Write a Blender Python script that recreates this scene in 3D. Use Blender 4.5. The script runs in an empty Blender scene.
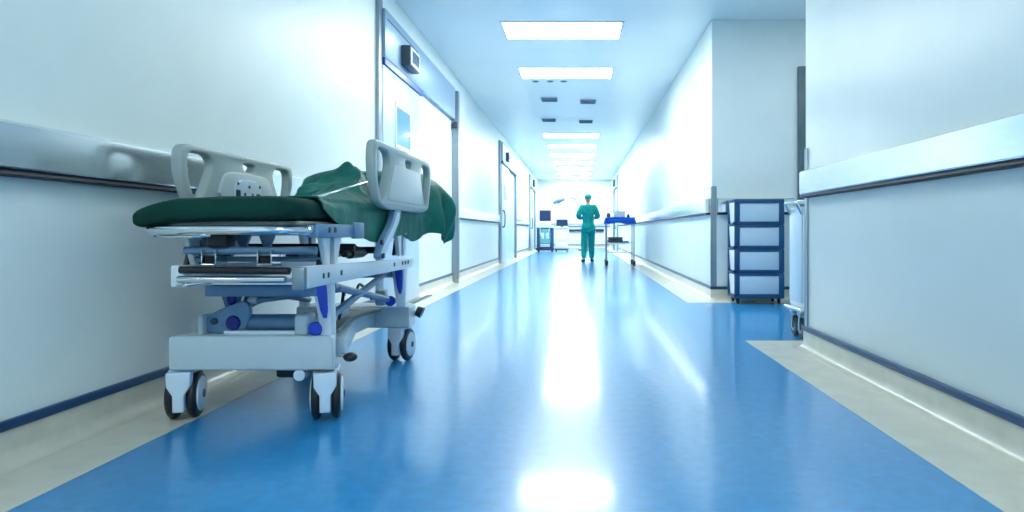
import bpy, bmesh, math, random
from mathutils import Vector, Matrix, noise
random.seed(7)
S = bpy.context.scene
COL = S.collection
PI = math.pi

# ------------------------------------------------------------------ materials
def lin(c):
    c = c / 255.0
    return c / 12.92 if c <= 0.04045 else ((c + 0.055) / 1.055) ** 2.4
def rgb(r, g, b):
    return (lin(r), lin(g), lin(b), 1.0)
def mat(name, col, rough=0.5, metal=0.0, spec=0.5, coat=0.0, var=0.06, scale=12.0, bump=0.0, bscale=60.0, emis=None, es=0.0, stretch=(1, 1, 1)):
    m = bpy.data.materials.new(name); m.use_nodes = True
    nt = m.node_tree; N = nt.nodes; L = nt.links
    b = N['Principled BSDF']
    b.inputs['Roughness'].default_value = rough
    b.inputs['Metallic'].default_value = metal
    b.inputs['Specular IOR Level'].default_value = spec
    b.inputs['Coat Weight'].default_value = coat
    b.inputs['Coat Roughness'].default_value = 0.15
    tc = N.new('ShaderNodeTexCoord')
    mp = N.new('ShaderNodeMapping'); mp.inputs['Scale'].default_value = stretch
    L.new(tc.outputs['Object'], mp.inputs['Vector'])
    nz = N.new('ShaderNodeTexNoise'); nz.inputs['Scale'].default_value = scale; nz.inputs['Detail'].default_value = 5
    L.new(mp.outputs['Vector'], nz.inputs['Vector'])
    cr = N.new('ShaderNodeValToRGB')
    cr.color_ramp.elements[0].position = 0.3; cr.color_ramp.elements[1].position = 0.7
    cr.color_ramp.elements[0].color = tuple(max(0, x * (1 - var)) for x in col[:3]) + (1,)
    cr.color_ramp.elements[1].color = tuple(min(1, x * (1 + var)) for x in col[:3]) + (1,)
    L.new(nz.outputs['Fac'], cr.inputs['Fac'])
    L.new(cr.outputs['Color'], b.inputs['Base Color'])
    if bump > 0:
        n2 = N.new('ShaderNodeTexNoise'); n2.inputs['Scale'].default_value = bscale; n2.inputs['Detail'].default_value = 3
        L.new(mp.outputs['Vector'], n2.inputs['Vector'])
        bp = N.new('ShaderNodeBump'); bp.inputs['Strength'].default_value = bump; bp.inputs['Distance'].default_value = 0.01
        L.new(n2.outputs['Fac'], bp.inputs['Height']); L.new(bp.outputs['Normal'], b.inputs['Normal'])
    if emis:
        b.inputs['Emission Color'].default_value = emis; b.inputs['Emission Strength'].default_value = es
    return m

M = {}
M['wall'] = mat('wall_paint', rgb(226, 234, 232), 0.38, spec=0.35, var=0.02, scale=3, bump=0.03, bscale=90)
M['ceil'] = mat('ceiling_panel', rgb(240, 241, 237), 0.3, spec=0.4, var=0.015, scale=2)
M['floor'] = mat('blue_vinyl', rgb(32, 132, 192), 0.278, spec=0.5, coat=0.45, var=0.11, scale=22, bump=0.02, bscale=14)
M['floor'].node_tree.nodes['Principled BSDF'].inputs['Coat Roughness'].default_value = 0.11
M['cream'] = mat('cream_vinyl', rgb(202, 200, 188), 0.28, spec=0.5, var=0.08, scale=8, bump=0.05, bscale=18)
M['bluestrip'] = mat('blue_strip', rgb(20, 62, 104), 0.3, var=0.05)
M['steel'] = mat('brushed_steel', rgb(226, 231, 234), 0.18, metal=1.0, var=0.04, scale=8, bump=0.006, bscale=40, stretch=(1, 1, 8))
M['steel_dull'] = mat('satin_steel', rgb(150, 162, 172), 0.35, metal=1.0, var=0.06)
M['chrome'] = mat('chrome', rgb(215, 222, 228), 0.08, metal=1.0, var=0.02)
M['rubber'] = mat('dark_rubber', rgb(24, 28, 34), 0.45, var=0.1)
M['navyrubber'] = mat('navy_rubber', rgb(16, 28, 44), 0.5, spec=0.3, var=0.1)
M['cream_plastic'] = mat('pale_grey_plastic', rgb(178, 198, 208), 0.35, var=0.02)
M['rail_plastic'] = mat('grey_green_plastic', rgb(158, 172, 172), 0.4, var=0.02)
M['rail_light'] = mat('pale_plastic', rgb(184, 198, 202), 0.4, var=0.02)
M['steelblue'] = mat('steel_blue_paint', rgb(100, 138, 172), 0.35, metal=0.15, var=0.04)
M['whitepaint'] = mat('white_paint', rgb(208, 220, 230), 0.3, var=0.02)
M['blueinsert'] = mat('bright_blue_plastic', rgb(22, 70, 200), 0.3, var=0.05)
M['navyins'] = mat('deep_blue_plastic', rgb(20, 34, 130), 0.3, var=0.05)
M['greydeck'] = mat('grey_deck', rgb(128, 132, 130), 0.5, var=0.06)
M['darkgreen'] = mat('dark_green_sheet', rgb(0, 54, 46), 0.75, spec=0.2, var=0.18, scale=10, bump=0.25, bscale=30)
M['green'] = mat('green_blanket', rgb(0, 104, 92), 0.55, spec=0.35, var=0.3, scale=12, bump=0.6, bscale=16)
M['scrub'] = mat('teal_scrubs', rgb(20, 152, 146), 0.8, spec=0.2, var=0.12, scale=10, bump=0.2, bscale=25)
M['skin'] = mat('skin', rgb(206, 160, 136), 0.55, var=0.04)
M['shoe'] = mat('dark_shoe', rgb(30, 44, 60), 0.5)
M['white'] = mat('white_plastic', rgb(228, 234, 240), 0.35, var=0.01)
M['paleblue'] = mat('pale_blue_plastic', rgb(196, 216, 232), 0.35, var=0.02)
M['navy'] = mat('navy_plastic', rgb(18, 76, 120), 0.35, var=0.04)
M['darknavy'] = mat('dark_navy', rgb(22, 40, 70), 0.35, var=0.04)
M['header'] = mat('door_header_paint', rgb(140, 168, 194), 0.35, metal=0.2, var=0.02)
M['leaf'] = mat('door_leaf', rgb(186, 208, 224), 0.35, var=0.01)
M['glassblue'] = mat('door_glass', rgb(110, 164, 188), 0.08, var=0.03, spec=0.6)
M['bluesoffit'] = mat('blue_soffit', rgb(0, 74, 150), 0.3, var=0.03)
M['vent'] = mat('vent_grey', rgb(120, 140, 156), 0.5)
M['screen'] = mat('dark_screen', rgb(30, 48, 84), 0.15, var=0.05)
M['cloth_blue'] = mat('blue_drape', rgb(20, 92, 206), 0.7, spec=0.2, var=0.1, bump=0.2, bscale=20)
M['darkgrey'] = mat('dark_grey', rgb(62, 74, 84), 0.45)
M['doorframe'] = mat('grey_green_frame', rgb(84, 108, 112), 0.4)
M['tan'] = mat('machine_teal', rgb(120, 178, 176), 0.4)
M['lamp_fill'] = mat('lit_diffuser_dimmed', rgb(240, 246, 250), 0.5, emis=(0.91, 1.0, 0.97, 1), es=8.2)  # strong glow for the added fill lamp behind the camera
M['lamp'] = mat('lit_diffuser', rgb(240, 246, 250), 0.5, emis=(0.91, 1.0, 0.97, 1), es=5.3)
M['lamp_mid'] = mat('lit_diffuser_half', rgb(240, 246, 250), 0.5, emis=(0.91, 1.0, 0.97, 1), es=3.1)
M['lamp_alcove_fill'] = mat('lit_diffuser_low', rgb(240, 246, 250), 0.5, emis=(0.91, 1.0, 0.97, 1), es=0.9)  # weak glow for the added alcove fill lamp

# ceiling: panel seams as grooves
def seams(m, w=0.6, off=0.3):
    nt = m.node_tree; N = nt.nodes; L = nt.links; b = N['Principled BSDF']
    tc = N.new('ShaderNodeTexCoord'); br = N.new('ShaderNodeTexBrick')
    br.offset = 0; br.inputs['Scale'].default_value = 1.0
    br.inputs['Brick Width'].default_value = 1.45; br.inputs['Row Height'].default_value = 1.075
    br.inputs['Mortar Size'].default_value = 0.004; br.inputs['Mortar Smooth'].default_value = 0.3
    mp = N.new('ShaderNodeMapping'); mp.inputs['Location'].default_value = (0.925, 0.36, 0)
    L.new(tc.outputs['Object'], mp.inputs['Vector']); L.new(mp.outputs['Vector'], br.inputs['Vector'])
    bp = N.new('ShaderNodeBump'); bp.invert = True; bp.inputs['Strength'].default_value = 0.4; bp.inputs['Distance'].default_value = 0.004
    L.new(br.outputs['Fac'], bp.inputs['Height']); L.new(bp.outputs['Normal'], b.inputs['Normal'])
seams(M['ceil'])

# ------------------------------------------------------------------ mesh helpers
def merge(bm, t):
    me = bpy.data.meshes.new('tmp'); t.to_mesh(me); t.free(); bm.from_mesh(me); bpy.data.meshes.remove(me)
def box(bm, x0, x1, y0, y1, z0, z1, bev=0.0, seg=2):
    t = bmesh.new(); bmesh.ops.create_cube(t, size=1)
    for v in t.verts:
        v.co = Vector(((x0 + x1) / 2 + v.co.x * (x1 - x0), (y0 + y1) / 2 + v.co.y * (y1 - y0), (z0 + z1) / 2 + v.co.z * (z1 - z0)))
    if bev > 0:
        bmesh.ops.bevel(t, geom=t.edges[:], offset=bev, segments=seg, affect='EDGES', profile=0.5)
    merge(bm, t)
def hexa(bm, pts, bev=0.0, seg=2):
    """8 points: 4 of the bottom loop, 4 of the top loop."""
    t = bmesh.new(); v = [t.verts.new(p) for p in pts]
    for f in ((3, 2, 1, 0), (4, 5, 6, 7), (0, 1, 5, 4), (1, 2, 6, 5), (2, 3, 7, 6), (3, 0, 4, 7)):
        t.faces.new([v[i] for i in f])
    bmesh.ops.recalc_face_normals(t, faces=t.faces[:])
    if bev > 0:
        bmesh.ops.bevel(t, geom=t.edges[:], offset=bev, segments=seg, affect='EDGES', profile=0.5)
    merge(bm, t)
def tube(bm, pts, r, n=12, caps=True):
    pts = [Vector(p) for p in pts]
    rs = r if isinstance(r, (list, tuple)) else [r] * len(pts)
    rings = []; up = None
    for i, p in enumerate(pts):
        if i == 0: d = pts[1] - p
        elif i == len(pts) - 1: d = p - pts[i - 1]
        else: d = (pts[i + 1] - p).normalized() + (p - pts[i - 1]).normalized()
        d.normalize()
        if up is None:
            up = Vector((0, 0, 1)) if abs(d.z) < 0.9 else Vector((1, 0, 0))
        a = d.cross(up).normalized(); up = a.cross(d).normalized()
        rings.append([bm.verts.new(p + (a * math.cos(2 * PI * k / n) + up * math.sin(2 * PI * k / n)) * rs[i]) for k in range(n)])
    for i in range(len(rings) - 1):
        for k in range(n):
            bm.faces.new((rings[i][k], rings[i][(k + 1) % n], rings[i + 1][(k + 1) % n], rings[i + 1][k]))
    if caps:
        bm.faces.new(rings[0][::-1]); bm.faces.new(rings[-1])
def lathe(bm, prof, c, axis='z', n=32):
    """profile of (radius, height) revolved about an axis through c"""
    c = Vector(c); rings = []
    for (r, h) in prof:
        ring = []
        for k in range(n):
            a = 2 * PI * k / n; p, q = r * math.cos(a), r * math.sin(a)
            o = {'z': (p, q, h), 'x': (h, p, q), 'y': (q, h, p)}[axis]
            ring.append(bm.verts.new(c + Vector(o)))
        rings.append(ring)
    for i in range(len(rings) - 1):
        for k in range(n):
            bm.faces.new((rings[i][k], rings[i][(k + 1) % n], rings[i + 1][(k + 1) % n], rings[i + 1][k]))
    bm.faces.new(rings[0][::-1]); bm.faces.new(rings[-1])
def ell(bm, c, r, n=20):
    t = bmesh.new(); bmesh.ops.create_uvsphere(t, u_segments=n, v_segments=n // 2 + 2, radius=1)
    for v in t.verts: v.co = Vector((c[0] + v.co.x * r[0], c[1] + v.co.y * r[1], c[2] + v.co.z * r[2]))
    merge(bm, t)
def arc(p, q, r, bulge, n=8):
    return [Vector(p).lerp(Vector(q), i / n) for i in range(n + 1)]
def smooth_path(pts, it=2):
    pts = [Vector(p) for p in pts]
    for _ in range(it):
        out = [pts[0]]
        for a, b in zip(pts, pts[1:]):
            out += [a.lerp(b, .25), a.lerp(b, .75)]
        out.append(pts[-1]); pts = out
    return pts
def rounded(poly, it=2):
    """closed corner cutting on a 2D outline"""
    pts = [Vector((p[0], p[1])) for p in poly]
    for _ in range(it):
        out = []
        for i, a in enumerate(pts):
            b = pts[(i + 1) % len(pts)]
            out += [a.lerp(b, .25), a.lerp(b, .75)]
        pts = out
    return pts
def plate(bm, loops, thick, bev, fmt):
    """2D outline (first loop) with holes, filled, extruded, bevelled; fmt maps (u,v,w) to a point"""
    cu = bpy.data.curves.new('tmpc', 'CURVE'); cu.dimensions = '2D'; cu.fill_mode = 'BOTH'
    cu.extrude = max(0.0001, thick / 2 - bev); cu.bevel_depth = bev; cu.bevel_resolution = 2; cu.offset = -bev
    for lp in loops:
        sp = cu.splines.new('POLY'); sp.points.add(len(lp) - 1); sp.use_cyclic_u = True
        for i, p in enumerate(lp): sp.points[i].co = (p[0], p[1], 0, 1)
    o = bpy.data.objects.new('tmpo', cu); COL.objects.link(o)
    dg = bpy.context.evaluated_depsgraph_get(); dg.update()
    me = bpy.data.meshes.new_from_object(o.evaluated_get(dg))
    for v in me.vertices: v.co = Vector(fmt(v.co.x, v.co.y, v.co.z))
    t = bmesh.new(); t.from_mesh(me)
    bmesh.ops.remove_doubles(t, verts=t.verts[:], dist=1e-5)
    bmesh.ops.recalc_face_normals(t, faces=t.faces[:])
    merge(bm, t)
    bpy.data.objects.remove(o); bpy.data.curves.remove(cu); bpy.data.meshes.remove(me)
def wloc(o):
    v = Vector((0, 0, 0))
    while o is not None: v += o.location; o = o.parent
    return v
def obj(name, bm, m, parent=None, label=None, at=None, world=True, sharp=40):
    """bm in world coordinates (world=True) or already local to `at`/the parent's origin"""
    me = bpy.data.meshes.new(name)
    org = Vector(at) if at is not None else (wloc(parent) if (parent and world) else Vector((0, 0, 0)))
    if world and org.length > 0: bmesh.ops.translate(bm, verts=bm.verts[:], vec=-org)
    bm.to_mesh(me); bm.free()
    for p in me.polygons: p.use_smooth = True
    me.set_sharp_from_angle(angle=math.radians(sharp))
    me.materials.append(M[m])
    o = bpy.data.objects.new(name, me); COL.objects.link(o)
    if parent is not None:
        o.parent = parent; o.location = org - wloc(parent) if at is not None else Vector((0, 0, 0))
        if not world and at is None: o.location = (0, 0, 0)
    else:
        o.location = org
    if label: o['label'] = label
    return o
def tag(o, label, cat, group=None):
    o['label'] = label; o['category'] = cat
    if group: o['group'] = group
    return o
def thing(name, label, cat, loc, group=None):
    o = bpy.data.objects.new(name, None); COL.objects.link(o); o.location = loc; o.empty_display_size = .1
    return tag(o, label, cat, group)
def structure(o): o['kind'] = 'structure'; return o
def copy_tree(o, parent=None):
    c = o.copy(); COL.objects.link(c); c.parent = parent
    for ch in list(o.children): copy_tree(ch, c)
    return c
B = bmesh.new

def ss(a, b, x):
    t = min(1, max(0, (x - a) / (b - a))); return t * t * (3 - 2 * t)
# ------------------------------------------------------------------ room dimensions
XL, XR, ZC = -1.95, 1.54, 3.25
Y0, YB = -5.0, 30.5            # ends of the corridor
YA, YF = 4.35, 7.42            # alcove opening on the right
XA = 4.2
def sbox(name, m, *a, **k):
    bm = B(); box(bm, *a, **k); return structure(obj(name, bm, m))
bm = B(); box(bm, XL - .2, XA + .2, Y0 - .2, YB + .2, -.1, 0); structure(obj('floor', bm, 'floor'))
bm = B(); box(bm, XL - .2, XA + .2, Y0 - .2, YB + .2, ZC, ZC + .1); structure(obj('ceiling', bm, 'ceil'))
sbox('wall_left', 'wall', XL - .2, XL, Y0 - .2, YB + .2, 0, ZC)
sbox('wall_right_near', 'wall', XR, XA + .2, Y0 - .2, YA, 0, ZC, bev=.004)
sbox('wall_right_far', 'wall', XR, XA + .2, YF, YB + .2, 0, ZC, bev=.004)
sbox('wall_alcove', 'wall', XA, XA + .2, YA, YF, 0, ZC)
sbox('wall_back', 'wall', XL, XR, YB, YB + .2, 0, ZC)
sbox('wall_rear', 'wall', XL, XR, Y0 - .2, Y0, 0, ZC)

# coved baseboards: path along the foot of a wall, profile (distance from wall, height)
def sweep(bm, path, prof, close=True):
    """path: 2D points (x,y); the profile goes to the LEFT of the walking direction"""
    n = len(path); P = [Vector(p) for p in path]; rows = []
    for i, p in enumerate(P):
        d0 = (P[i] - P[i - 1]).normalized() if i > 0 else (P[1] - P[0]).normalized()
        d1 = (P[i + 1] - P[i]).normalized() if i < n - 1 else d0
        n0 = Vector((-d0.y, d0.x)); n1 = Vector((-d1.y, d1.x))
        mn = (n0 + n1).normalized(); k = 1 / max(.3, mn.dot(n0))
        rows.append([bm.verts.new((p.x + mn.x * k * d, p.y + mn.y * k * d, z)) for d, z in prof])
    m = len(prof)
    for a, b in zip(rows, rows[1:]):
        for j in range(m if close else m - 1):
            bm.faces.new((a[j], a[(j + 1) % m], b[(j + 1) % m], b[j]))
    if close:
        bm.faces.new(rows[0][::-1]); bm.faces.new(rows[-1])
    bmesh.ops.recalc_face_normals(bm, faces=bm.faces[:])
R = .055
cove = [(0, .0), (.012 + R, .0), (.012 + R, .003)] + [(.012 + R - R * math.sin(a), .003 + R - R * math.cos(a)) for a in [PI / 2 * i / 8 for i in range(1, 9)]] + [(.012, .125), (0, .125)]
strip = [(0, .125), (.018, .125), (.02, .130), (.02, .152), (.016, .158), (0, .158)]
def baseboard(name, path):
    bm = B(); sweep(bm, path, cove); o = structure(obj(name, bm, 'cream'))
    bm = B(); sweep(bm, path, strip); obj('blue_strip', bm, 'bluestrip', o)
baseboard('baseboard_left_near', [(XL, 6.12), (XL, Y0)])
baseboard('baseboard_left_middle', [(XL, 15.5), (XL, 7.67)])
baseboard('baseboard_left_far', [(XL, YB), (XL, 19.25)])
baseboard('baseboard_right_near', [(XR, Y0), (XR, YA), (XA, YA)])
baseboard('baseboard_right_far', [(2.50, YF), (XR, YF), (XR, 24.9)])
baseboard('baseboard_right_end', [(XR, 27.4), (XR, YB)])
baseboard('baseboard_back', [(XR - .08, YB), (XL + .08, YB)])
# cream floor borders, 2 mm thick vinyl
sbox('trim_1', 'cream', XL, -1.63, Y0, YB, 0, .002)
bm = B()
box(bm, 1.21, XR, Y0, YA, 0, .002); box(bm, 1.21, XA, YA, 4.66, 0, .002)
structure(obj('trim_2', bm, 'cream'))
bm = B()
box(bm, 1.21, XR, YF, YB, 0, .002); box(bm, 1.21, XA, 7.12, YF, 0, .002)
structure(obj('trim_3', bm, 'cream'))

# ------------------------------------------------------------------ bumper rails and corner guards
def rail(path, z0, z1, label):
    d = .06
    pr = [(0, z1), (.035, z1), (.05, z1 - .004), (d, z1 - .014), (d, z0 + .03), (d - .004, z0 + .024), (0, z0 + .024)]
    bm = B(); sweep(bm, path, pr)
    o = tag(obj('bumper_rail', bm, 'steel', sharp=30), label, 'wall rail', 'wall bumper rails')
    pr = [(0, z0 + .024), (.046, z0 + .024), (.05, z0 + .014), (.052, z0 + .006), (.044, z0), (0, z0)]
    bm = B(); sweep(bm, path, pr); obj('rubber_strip', bm, 'navyrubber', o)
    return o
rail([(XL, 6.1), (XL, Y0 + .02)], .985, 1.172, 'long steel bumper rail on the left wall behind the hospital gurney')
rail([(XL, 15.4), (XL, 9.98)], .99, 1.18, 'steel bumper rail on the left wall beyond the big sliding door')
rail([(XL, 24.7), (XL, 19.3)], .99, 1.18, 'short steel bumper rail between the two farther doors on the left wall')
rail([(XR, Y0 + .02), (XR, YA - .05)], 1.022, 1.205, 'long steel bumper rail on the near right wall')
rail([(2.47, YF), (XR + .06, YF)], .99, 1.18, 'steel bumper rail running behind the blue drawer cart')
rail([(XR, YF + .08), (XR, 24.8)], .99, 1.18, 'steel bumper rail along the far right wall behind the two-shelf cart')
rail([(XR - .06, YB), (XL + .06, YB)], .99, 1.18, 'steel rail across the end wall behind the walking person')
def guard(x, y, sy, z, label):
    bm = B(); t = .006; w = .055
    box(bm, x - t, x + w, y - t if sy > 0 else y, y if sy > 0 else y + t, .0, z, .002, 1)
    box(bm, x - t, x, y - t if sy > 0 else y - w, y + w if sy > 0 else y + t, .0, z, .002, 1)
    tag(obj('corner_guard', bm, 'steel_dull'), label, 'corner guard', 'steel corner guards')
guard(XR - .001, YA, -1, 1.36, 'steel corner guard on the end of the near right wall beside the trolley')
guard(XR - .001, YF, 1, 1.32, 'steel corner guard on the far right wall left of the drawer cart')

# ------------------------------------------------------------------ ceiling lights, vents
lampY = [7.50, 9.60, 16.10, 18.22, 20.35, 22.5, 24.65, 26.95, 29.1]  # last one is an extra lamp, added to brighten the end wall
nm = ['nearest', 'second nearest', 'third nearest', 'fourth nearest', 'fifth nearest', 'fourth farthest', 'third farthest', 'second farthest', 'farthest']
ex = ['large and brightest at the top of the picture', 'just in front of the ceiling vents', 'first one beyond the ceiling vents', 'second one beyond the vents', 'halfway along the far row', 'just before the last three', 'near the far end', 'next to last before the end wall', 'added to brighten the end wall']
LX, LW, LD = -.20, 1.40, .62
def make_lamp():
    r = thing('ceiling_light', '', 'ceiling light', (LX, 0, ZC), 'lit ceiling panels')
    bm = B(); w, d, t = LW / 2, LD / 2, .03
    box(bm, LX - w - t, LX + w + t, -d - t, -d, ZC - .012, ZC, .003, 1); box(bm, LX - w - t, LX + w + t, d, d + t, ZC - .012, ZC, .003, 1)
    box(bm, LX - w - t, LX - w, -d, d, ZC - .012, ZC, .003, 1); box(bm, LX + w, LX + w + t, -d, d, ZC - .012, ZC, .003, 1)
    obj('frame', bm, 'white', r)
    bm = B(); box(bm, LX - w, LX + w, -d, d, ZC - .006, ZC - .001); obj('diffuser', bm, 'lamp', r)
    return r
proto = make_lamp()
for i, y in enumerate(lampY):
    o = proto if i == 0 else copy_tree(proto)
    o.location = (LX, y + LD / 2, ZC)
    o['label'] = '%s lit white ceiling panel light, %s' % (nm[i], ex[i])
o = copy_tree(proto); o.location = (LX, 5.40 + LD / 2, ZC); o['label'] = 'lit ceiling panel light above the foot of the gurney'
for ch in o.children:
    if ch.name.startswith('diffuser'):
        ch.data = ch.data.copy(); ch.data.materials[0] = M['lamp_mid']
o = copy_tree(proto); o.location = (3.0, 5.9, ZC); o['label'] = 'added fill panel light on the alcove ceiling, out of view'  # unseen lamp added to lift the alcove face and nearby walls
for ch in o.children:
    if ch.name.startswith('diffuser'):
        ch.data = ch.data.copy(); ch.data.materials[0] = M['lamp_alcove_fill']
o = copy_tree(proto); o.location = (LX, -1.2, ZC); o['label'] = 'added fill panel light behind the camera, above the near end of the corridor'  # fill lamp added out of view to brighten the near walls and gurney
for ch in o.children:
    if ch.name.startswith('diffuser'):
        ch.data = ch.data.copy(); ch.data.materials[0] = M['lamp_fill']
def vent(x, y, label):
    r = thing('ceiling_vent', label, 'ceiling vent', (x, y, ZC), 'square ceiling vents')
    bm = B(); h = .15
    box(bm, x - h, x + h, y - h, y - h + .025, ZC - .02, ZC, .003, 1); box(bm, x - h, x + h, y + h - .025, y + h, ZC - .02, ZC, .003, 1)
    box(bm, x - h, x - h + .025, y - h, y + h, ZC - .02, ZC, .003, 1); box(bm, x + h - .025, x + h, y - h, y + h, ZC - .02, ZC, .003, 1)
    obj('frame', bm, 'vent', r)
    bm = B()
    for k in range(6):
        yy = y - .105 + k * .042
        hexa(bm, [(x - h + .02, yy, ZC - .016), (x + h - .02, yy, ZC - .016), (x + h - .02, yy + .006, ZC - .016), (x - h + .02, yy + .006, ZC - .016),
                  (x - h + .02, yy + .02, ZC - .001), (x + h - .02, yy + .02, ZC - .001), (x + h - .02, yy + .026, ZC - .001), (x - h + .02, yy + .026, ZC - .001)])
    obj('louvre', bm, 'vent', r)
vent(-.55, 11.9, 'left grey ceiling vent of the nearer pair'); vent(.17, 12.1, 'right grey ceiling vent of the nearer pair')
vent(-.66, 14.1, 'left grey ceiling vent of the farther pair'); vent(.15, 14.3, 'right grey ceiling vent of the farther pair')
for x, lb in ((-.71, 'leftmost small round downlight behind the second ceiling panel'), (-.47, 'middle small round downlight behind the second ceiling panel'), (-.25, 'rightmost small round downlight behind the second ceiling panel')):
    r = thing('downlight', lb, 'downlight', (x, 10.48, ZC), 'small unlit downlights')
    bm = B(); lathe(bm, [(.055, -.006), (.06, -.003), (.06, 0)], (x, 10.48, ZC), n=20); obj('trim_ring', bm, 'steel_dull', r)
    bm = B(); lathe(bm, [(.038, -.009), (.042, -.006), (.042, -.004)], (x, 10.48, ZC), n=20); obj('lens', bm, 'darkgrey', r)

# ------------------------------------------------------------------ doors
def door_empty(n, loc):
    o = bpy.data.objects.new('door_%d' % n, None); COL.objects.link(o); o.location = loc; return structure(o)
def display(xw, y, z, w, h, d, label):
    r = thing('display_box', label, 'display', (xw, y, z), 'display boxes over doors')
    bm = B(); box(bm, xw, xw + d, y - w / 2, y + w / 2, z - h / 2, z + h / 2, .012, 2); obj('housing', bm, 'darkgrey', r)
    bm = B(); box(bm, xw + d, xw + d + .006, y - w / 2 + .015, y + w / 2 - .015, z - h / 2 + .015, z + h / 2 - .015, .003, 1); b = obj('bezel', bm, 'white', r)
    bm = B(); box(bm, xw + d + .006, xw + d + .009, y - w / 2 + .06, y + w / 2 - .06, z - h / 2 + .045, z + h / 2 - .045); obj('screen', bm, 'screen', b)
d1 = door_empty(1, (XL, 6.7, 0))
bm = B(); box(bm, XL, XL + .06, 6.25, 9.78, 2.50, 2.98, .008); hd = obj('header_box', bm, 'header', d1)
bm = B(); box(bm, XL + .06, XL + .063, 6.32, 7.5, 2.885, 2.897); obj('groove', bm, 'darkgrey', hd)
bm = B(); box(bm, XL, XL + .058, 6.25, 7.75, 2.43, 2.50, .004, 1); obj('blue_track', bm, 'bluesoffit', d1)
bm = B(); box(bm, XL, XL + .035, 6.13, 6.25, 0, 3.05, .006); obj('post', bm, 'steel_dull', d1)
bm = B(); box(bm, XL, XL + .10, 9.80, 9.92, 0, 2.95, .006); obj('post', bm, 'steel_dull', d1)
bm = B(); box(bm, XL + .025, XL + .10, 9.72, 9.80, 2.38, 2.46, .006, 1); obj('stop_block', bm, 'darkgrey', d1)
bm = B(); box(bm, XL + .005, XL + .04, 6.25, 7.65, .012, 2.43, .006); lf = obj('leaf', bm, 'leaf', d1)
bm = B()
for a in ((6.64, 6.68, 1.67, 2.14), (7.22, 7.26, 1.67, 2.14)): box(bm, XL + .04, XL + .05, *a, .003, 1)
for a in ((6.68, 7.22, 1.67, 1.71), (6.68, 7.22, 2.10, 2.14)): box(bm, XL + .04, XL + .05, *a, .003, 1)
obj('window_frame', bm, 'white', lf)
bm = B(); box(bm, XL + .0405, XL + .044, 6.68, 7.22, 1.71, 2.10); obj('pane', bm, 'glassblue', lf)
bm = B(); tube(bm, smooth_path([(XL + .04, 7.5, .95), (XL + .09, 7.5, .95), (XL + .09, 7.5, 1.25), (XL + .04, 7.5, 1.25)], 2), .012); obj('handle', bm, 'chrome', lf)
bm = B(); box(bm, XL + .08, XL + .14, 6.75, 7.9, .002, .014, .004, 1); obj('floor_guide', bm, 'darkgrey', d1)
display(XL + .06, 7.0, 2.67, .40, .22, .10, 'square grey display box on the header of the near sliding door')
def side_door(n, y0, y1, side=-1):
    xw = XL if side < 0 else XR; s = 1 if side < 0 else -1
    def bx(bm, a, b, *r): box(bm, min(xw + s * a, xw + s * b), max(xw + s * a, xw + s * b), *r)
    d = door_empty(n, (xw, (y0 + y1) / 2, 0))
    bm = B(); bx(bm, 0, .05, y0, y0 + .1, 0, 3.0, .006); obj('post', bm, 'steel_dull', d)
    bm = B(); bx(bm, 0, .09, y1 - .1, y1, 0, 2.6, .006); obj('post', bm, 'steel_dull', d)
    bm = B(); bx(bm, 0, .10, y0 + .1, y1 - .1, 2.52, 2.98, .008); obj('header_box', bm, 'leaf', d)
    bm = B(); bx(bm, 0, .105, y0 + .1, y1 - .1, 2.45, 2.52, .004); obj('track', bm, 'doorframe', d)
    ym = y0 + .1 + (y1 - y0) * .45
    bm = B(); bx(bm, .02, .07, y0 + .1, ym, .012, 2.46, .006); lf = obj('leaf', bm, 'leaf', d)
    bm = B(); bx(bm, .0, .02, ym, y1 - .1, .0, 2.46, .002); obj('leaf', bm, 'leaf', d)
    bm = B(); bx(bm, .07, .078, y0 + .6, y0 + 1.05, 1.6, 2.05, .003); obj('pane', bm, 'glassblue', lf)
    bm = B(); tube(bm, smooth_path([(xw + s * .07, y0 + .25, .9), (xw + s * .13, y0 + .25, .9), (xw + s * .13, y0 + .25, 1.3), (xw + s * .07, y0 + .25, 1.3)], 2), .016); obj('handle', bm, 'darkgrey', lf)
side_door(2, 15.5, 19.2); side_door(3, 24.9, 27.6); side_door(4, 25.0, 27.3, 1)
display(XL + .10, 16.35, 2.68, .34, .22, .08, 'small dark display box over the middle door on the left wall')
display(XL + .10, 25.8, 2.72, .40, .28, .08, 'small dark display box over the farthest door on the left wall')
display(XR - .18, 25.7, 2.72, .40, .28, .08, 'small dark display box over the far door on the right wall')
# door in the alcove
d5 = door_empty(5, (3.1, YF, 0))
bm = B()
box(bm, 2.53, 2.62, YF - .05, YF, 0, 2.70, .005); box(bm, 3.58, 3.67, YF - .05, YF, 0, 2.70, .005); box(bm, 2.62, 3.58, YF - .05, YF, 2.61, 2.70, .005)
obj('frame', bm, 'doorframe', d5)
bm = B(); box(bm, 2.625, 3.575, YF - .03, YF - .002, .01, 2.60, .003, 1); lf = obj('leaf', bm, 'leaf', d5)
bm = B(); tube(bm, [(2.7, YF - .03, 1.0), (2.7, YF - .07, 1.0), (2.82, YF - .07, 1.0)], .01); obj('handle', bm, 'chrome', lf)

# ------------------------------------------------------------------ the gurney
G = thing('hospital_gurney', 'steel hospital gurney with dark green mattress and raised side rails by the left wall', 'gurney', (-1.365, 3.35, 0))
def gp(name, bm, m, parent=None, **k): return obj(name, bm, m, parent or G, **k)
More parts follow.
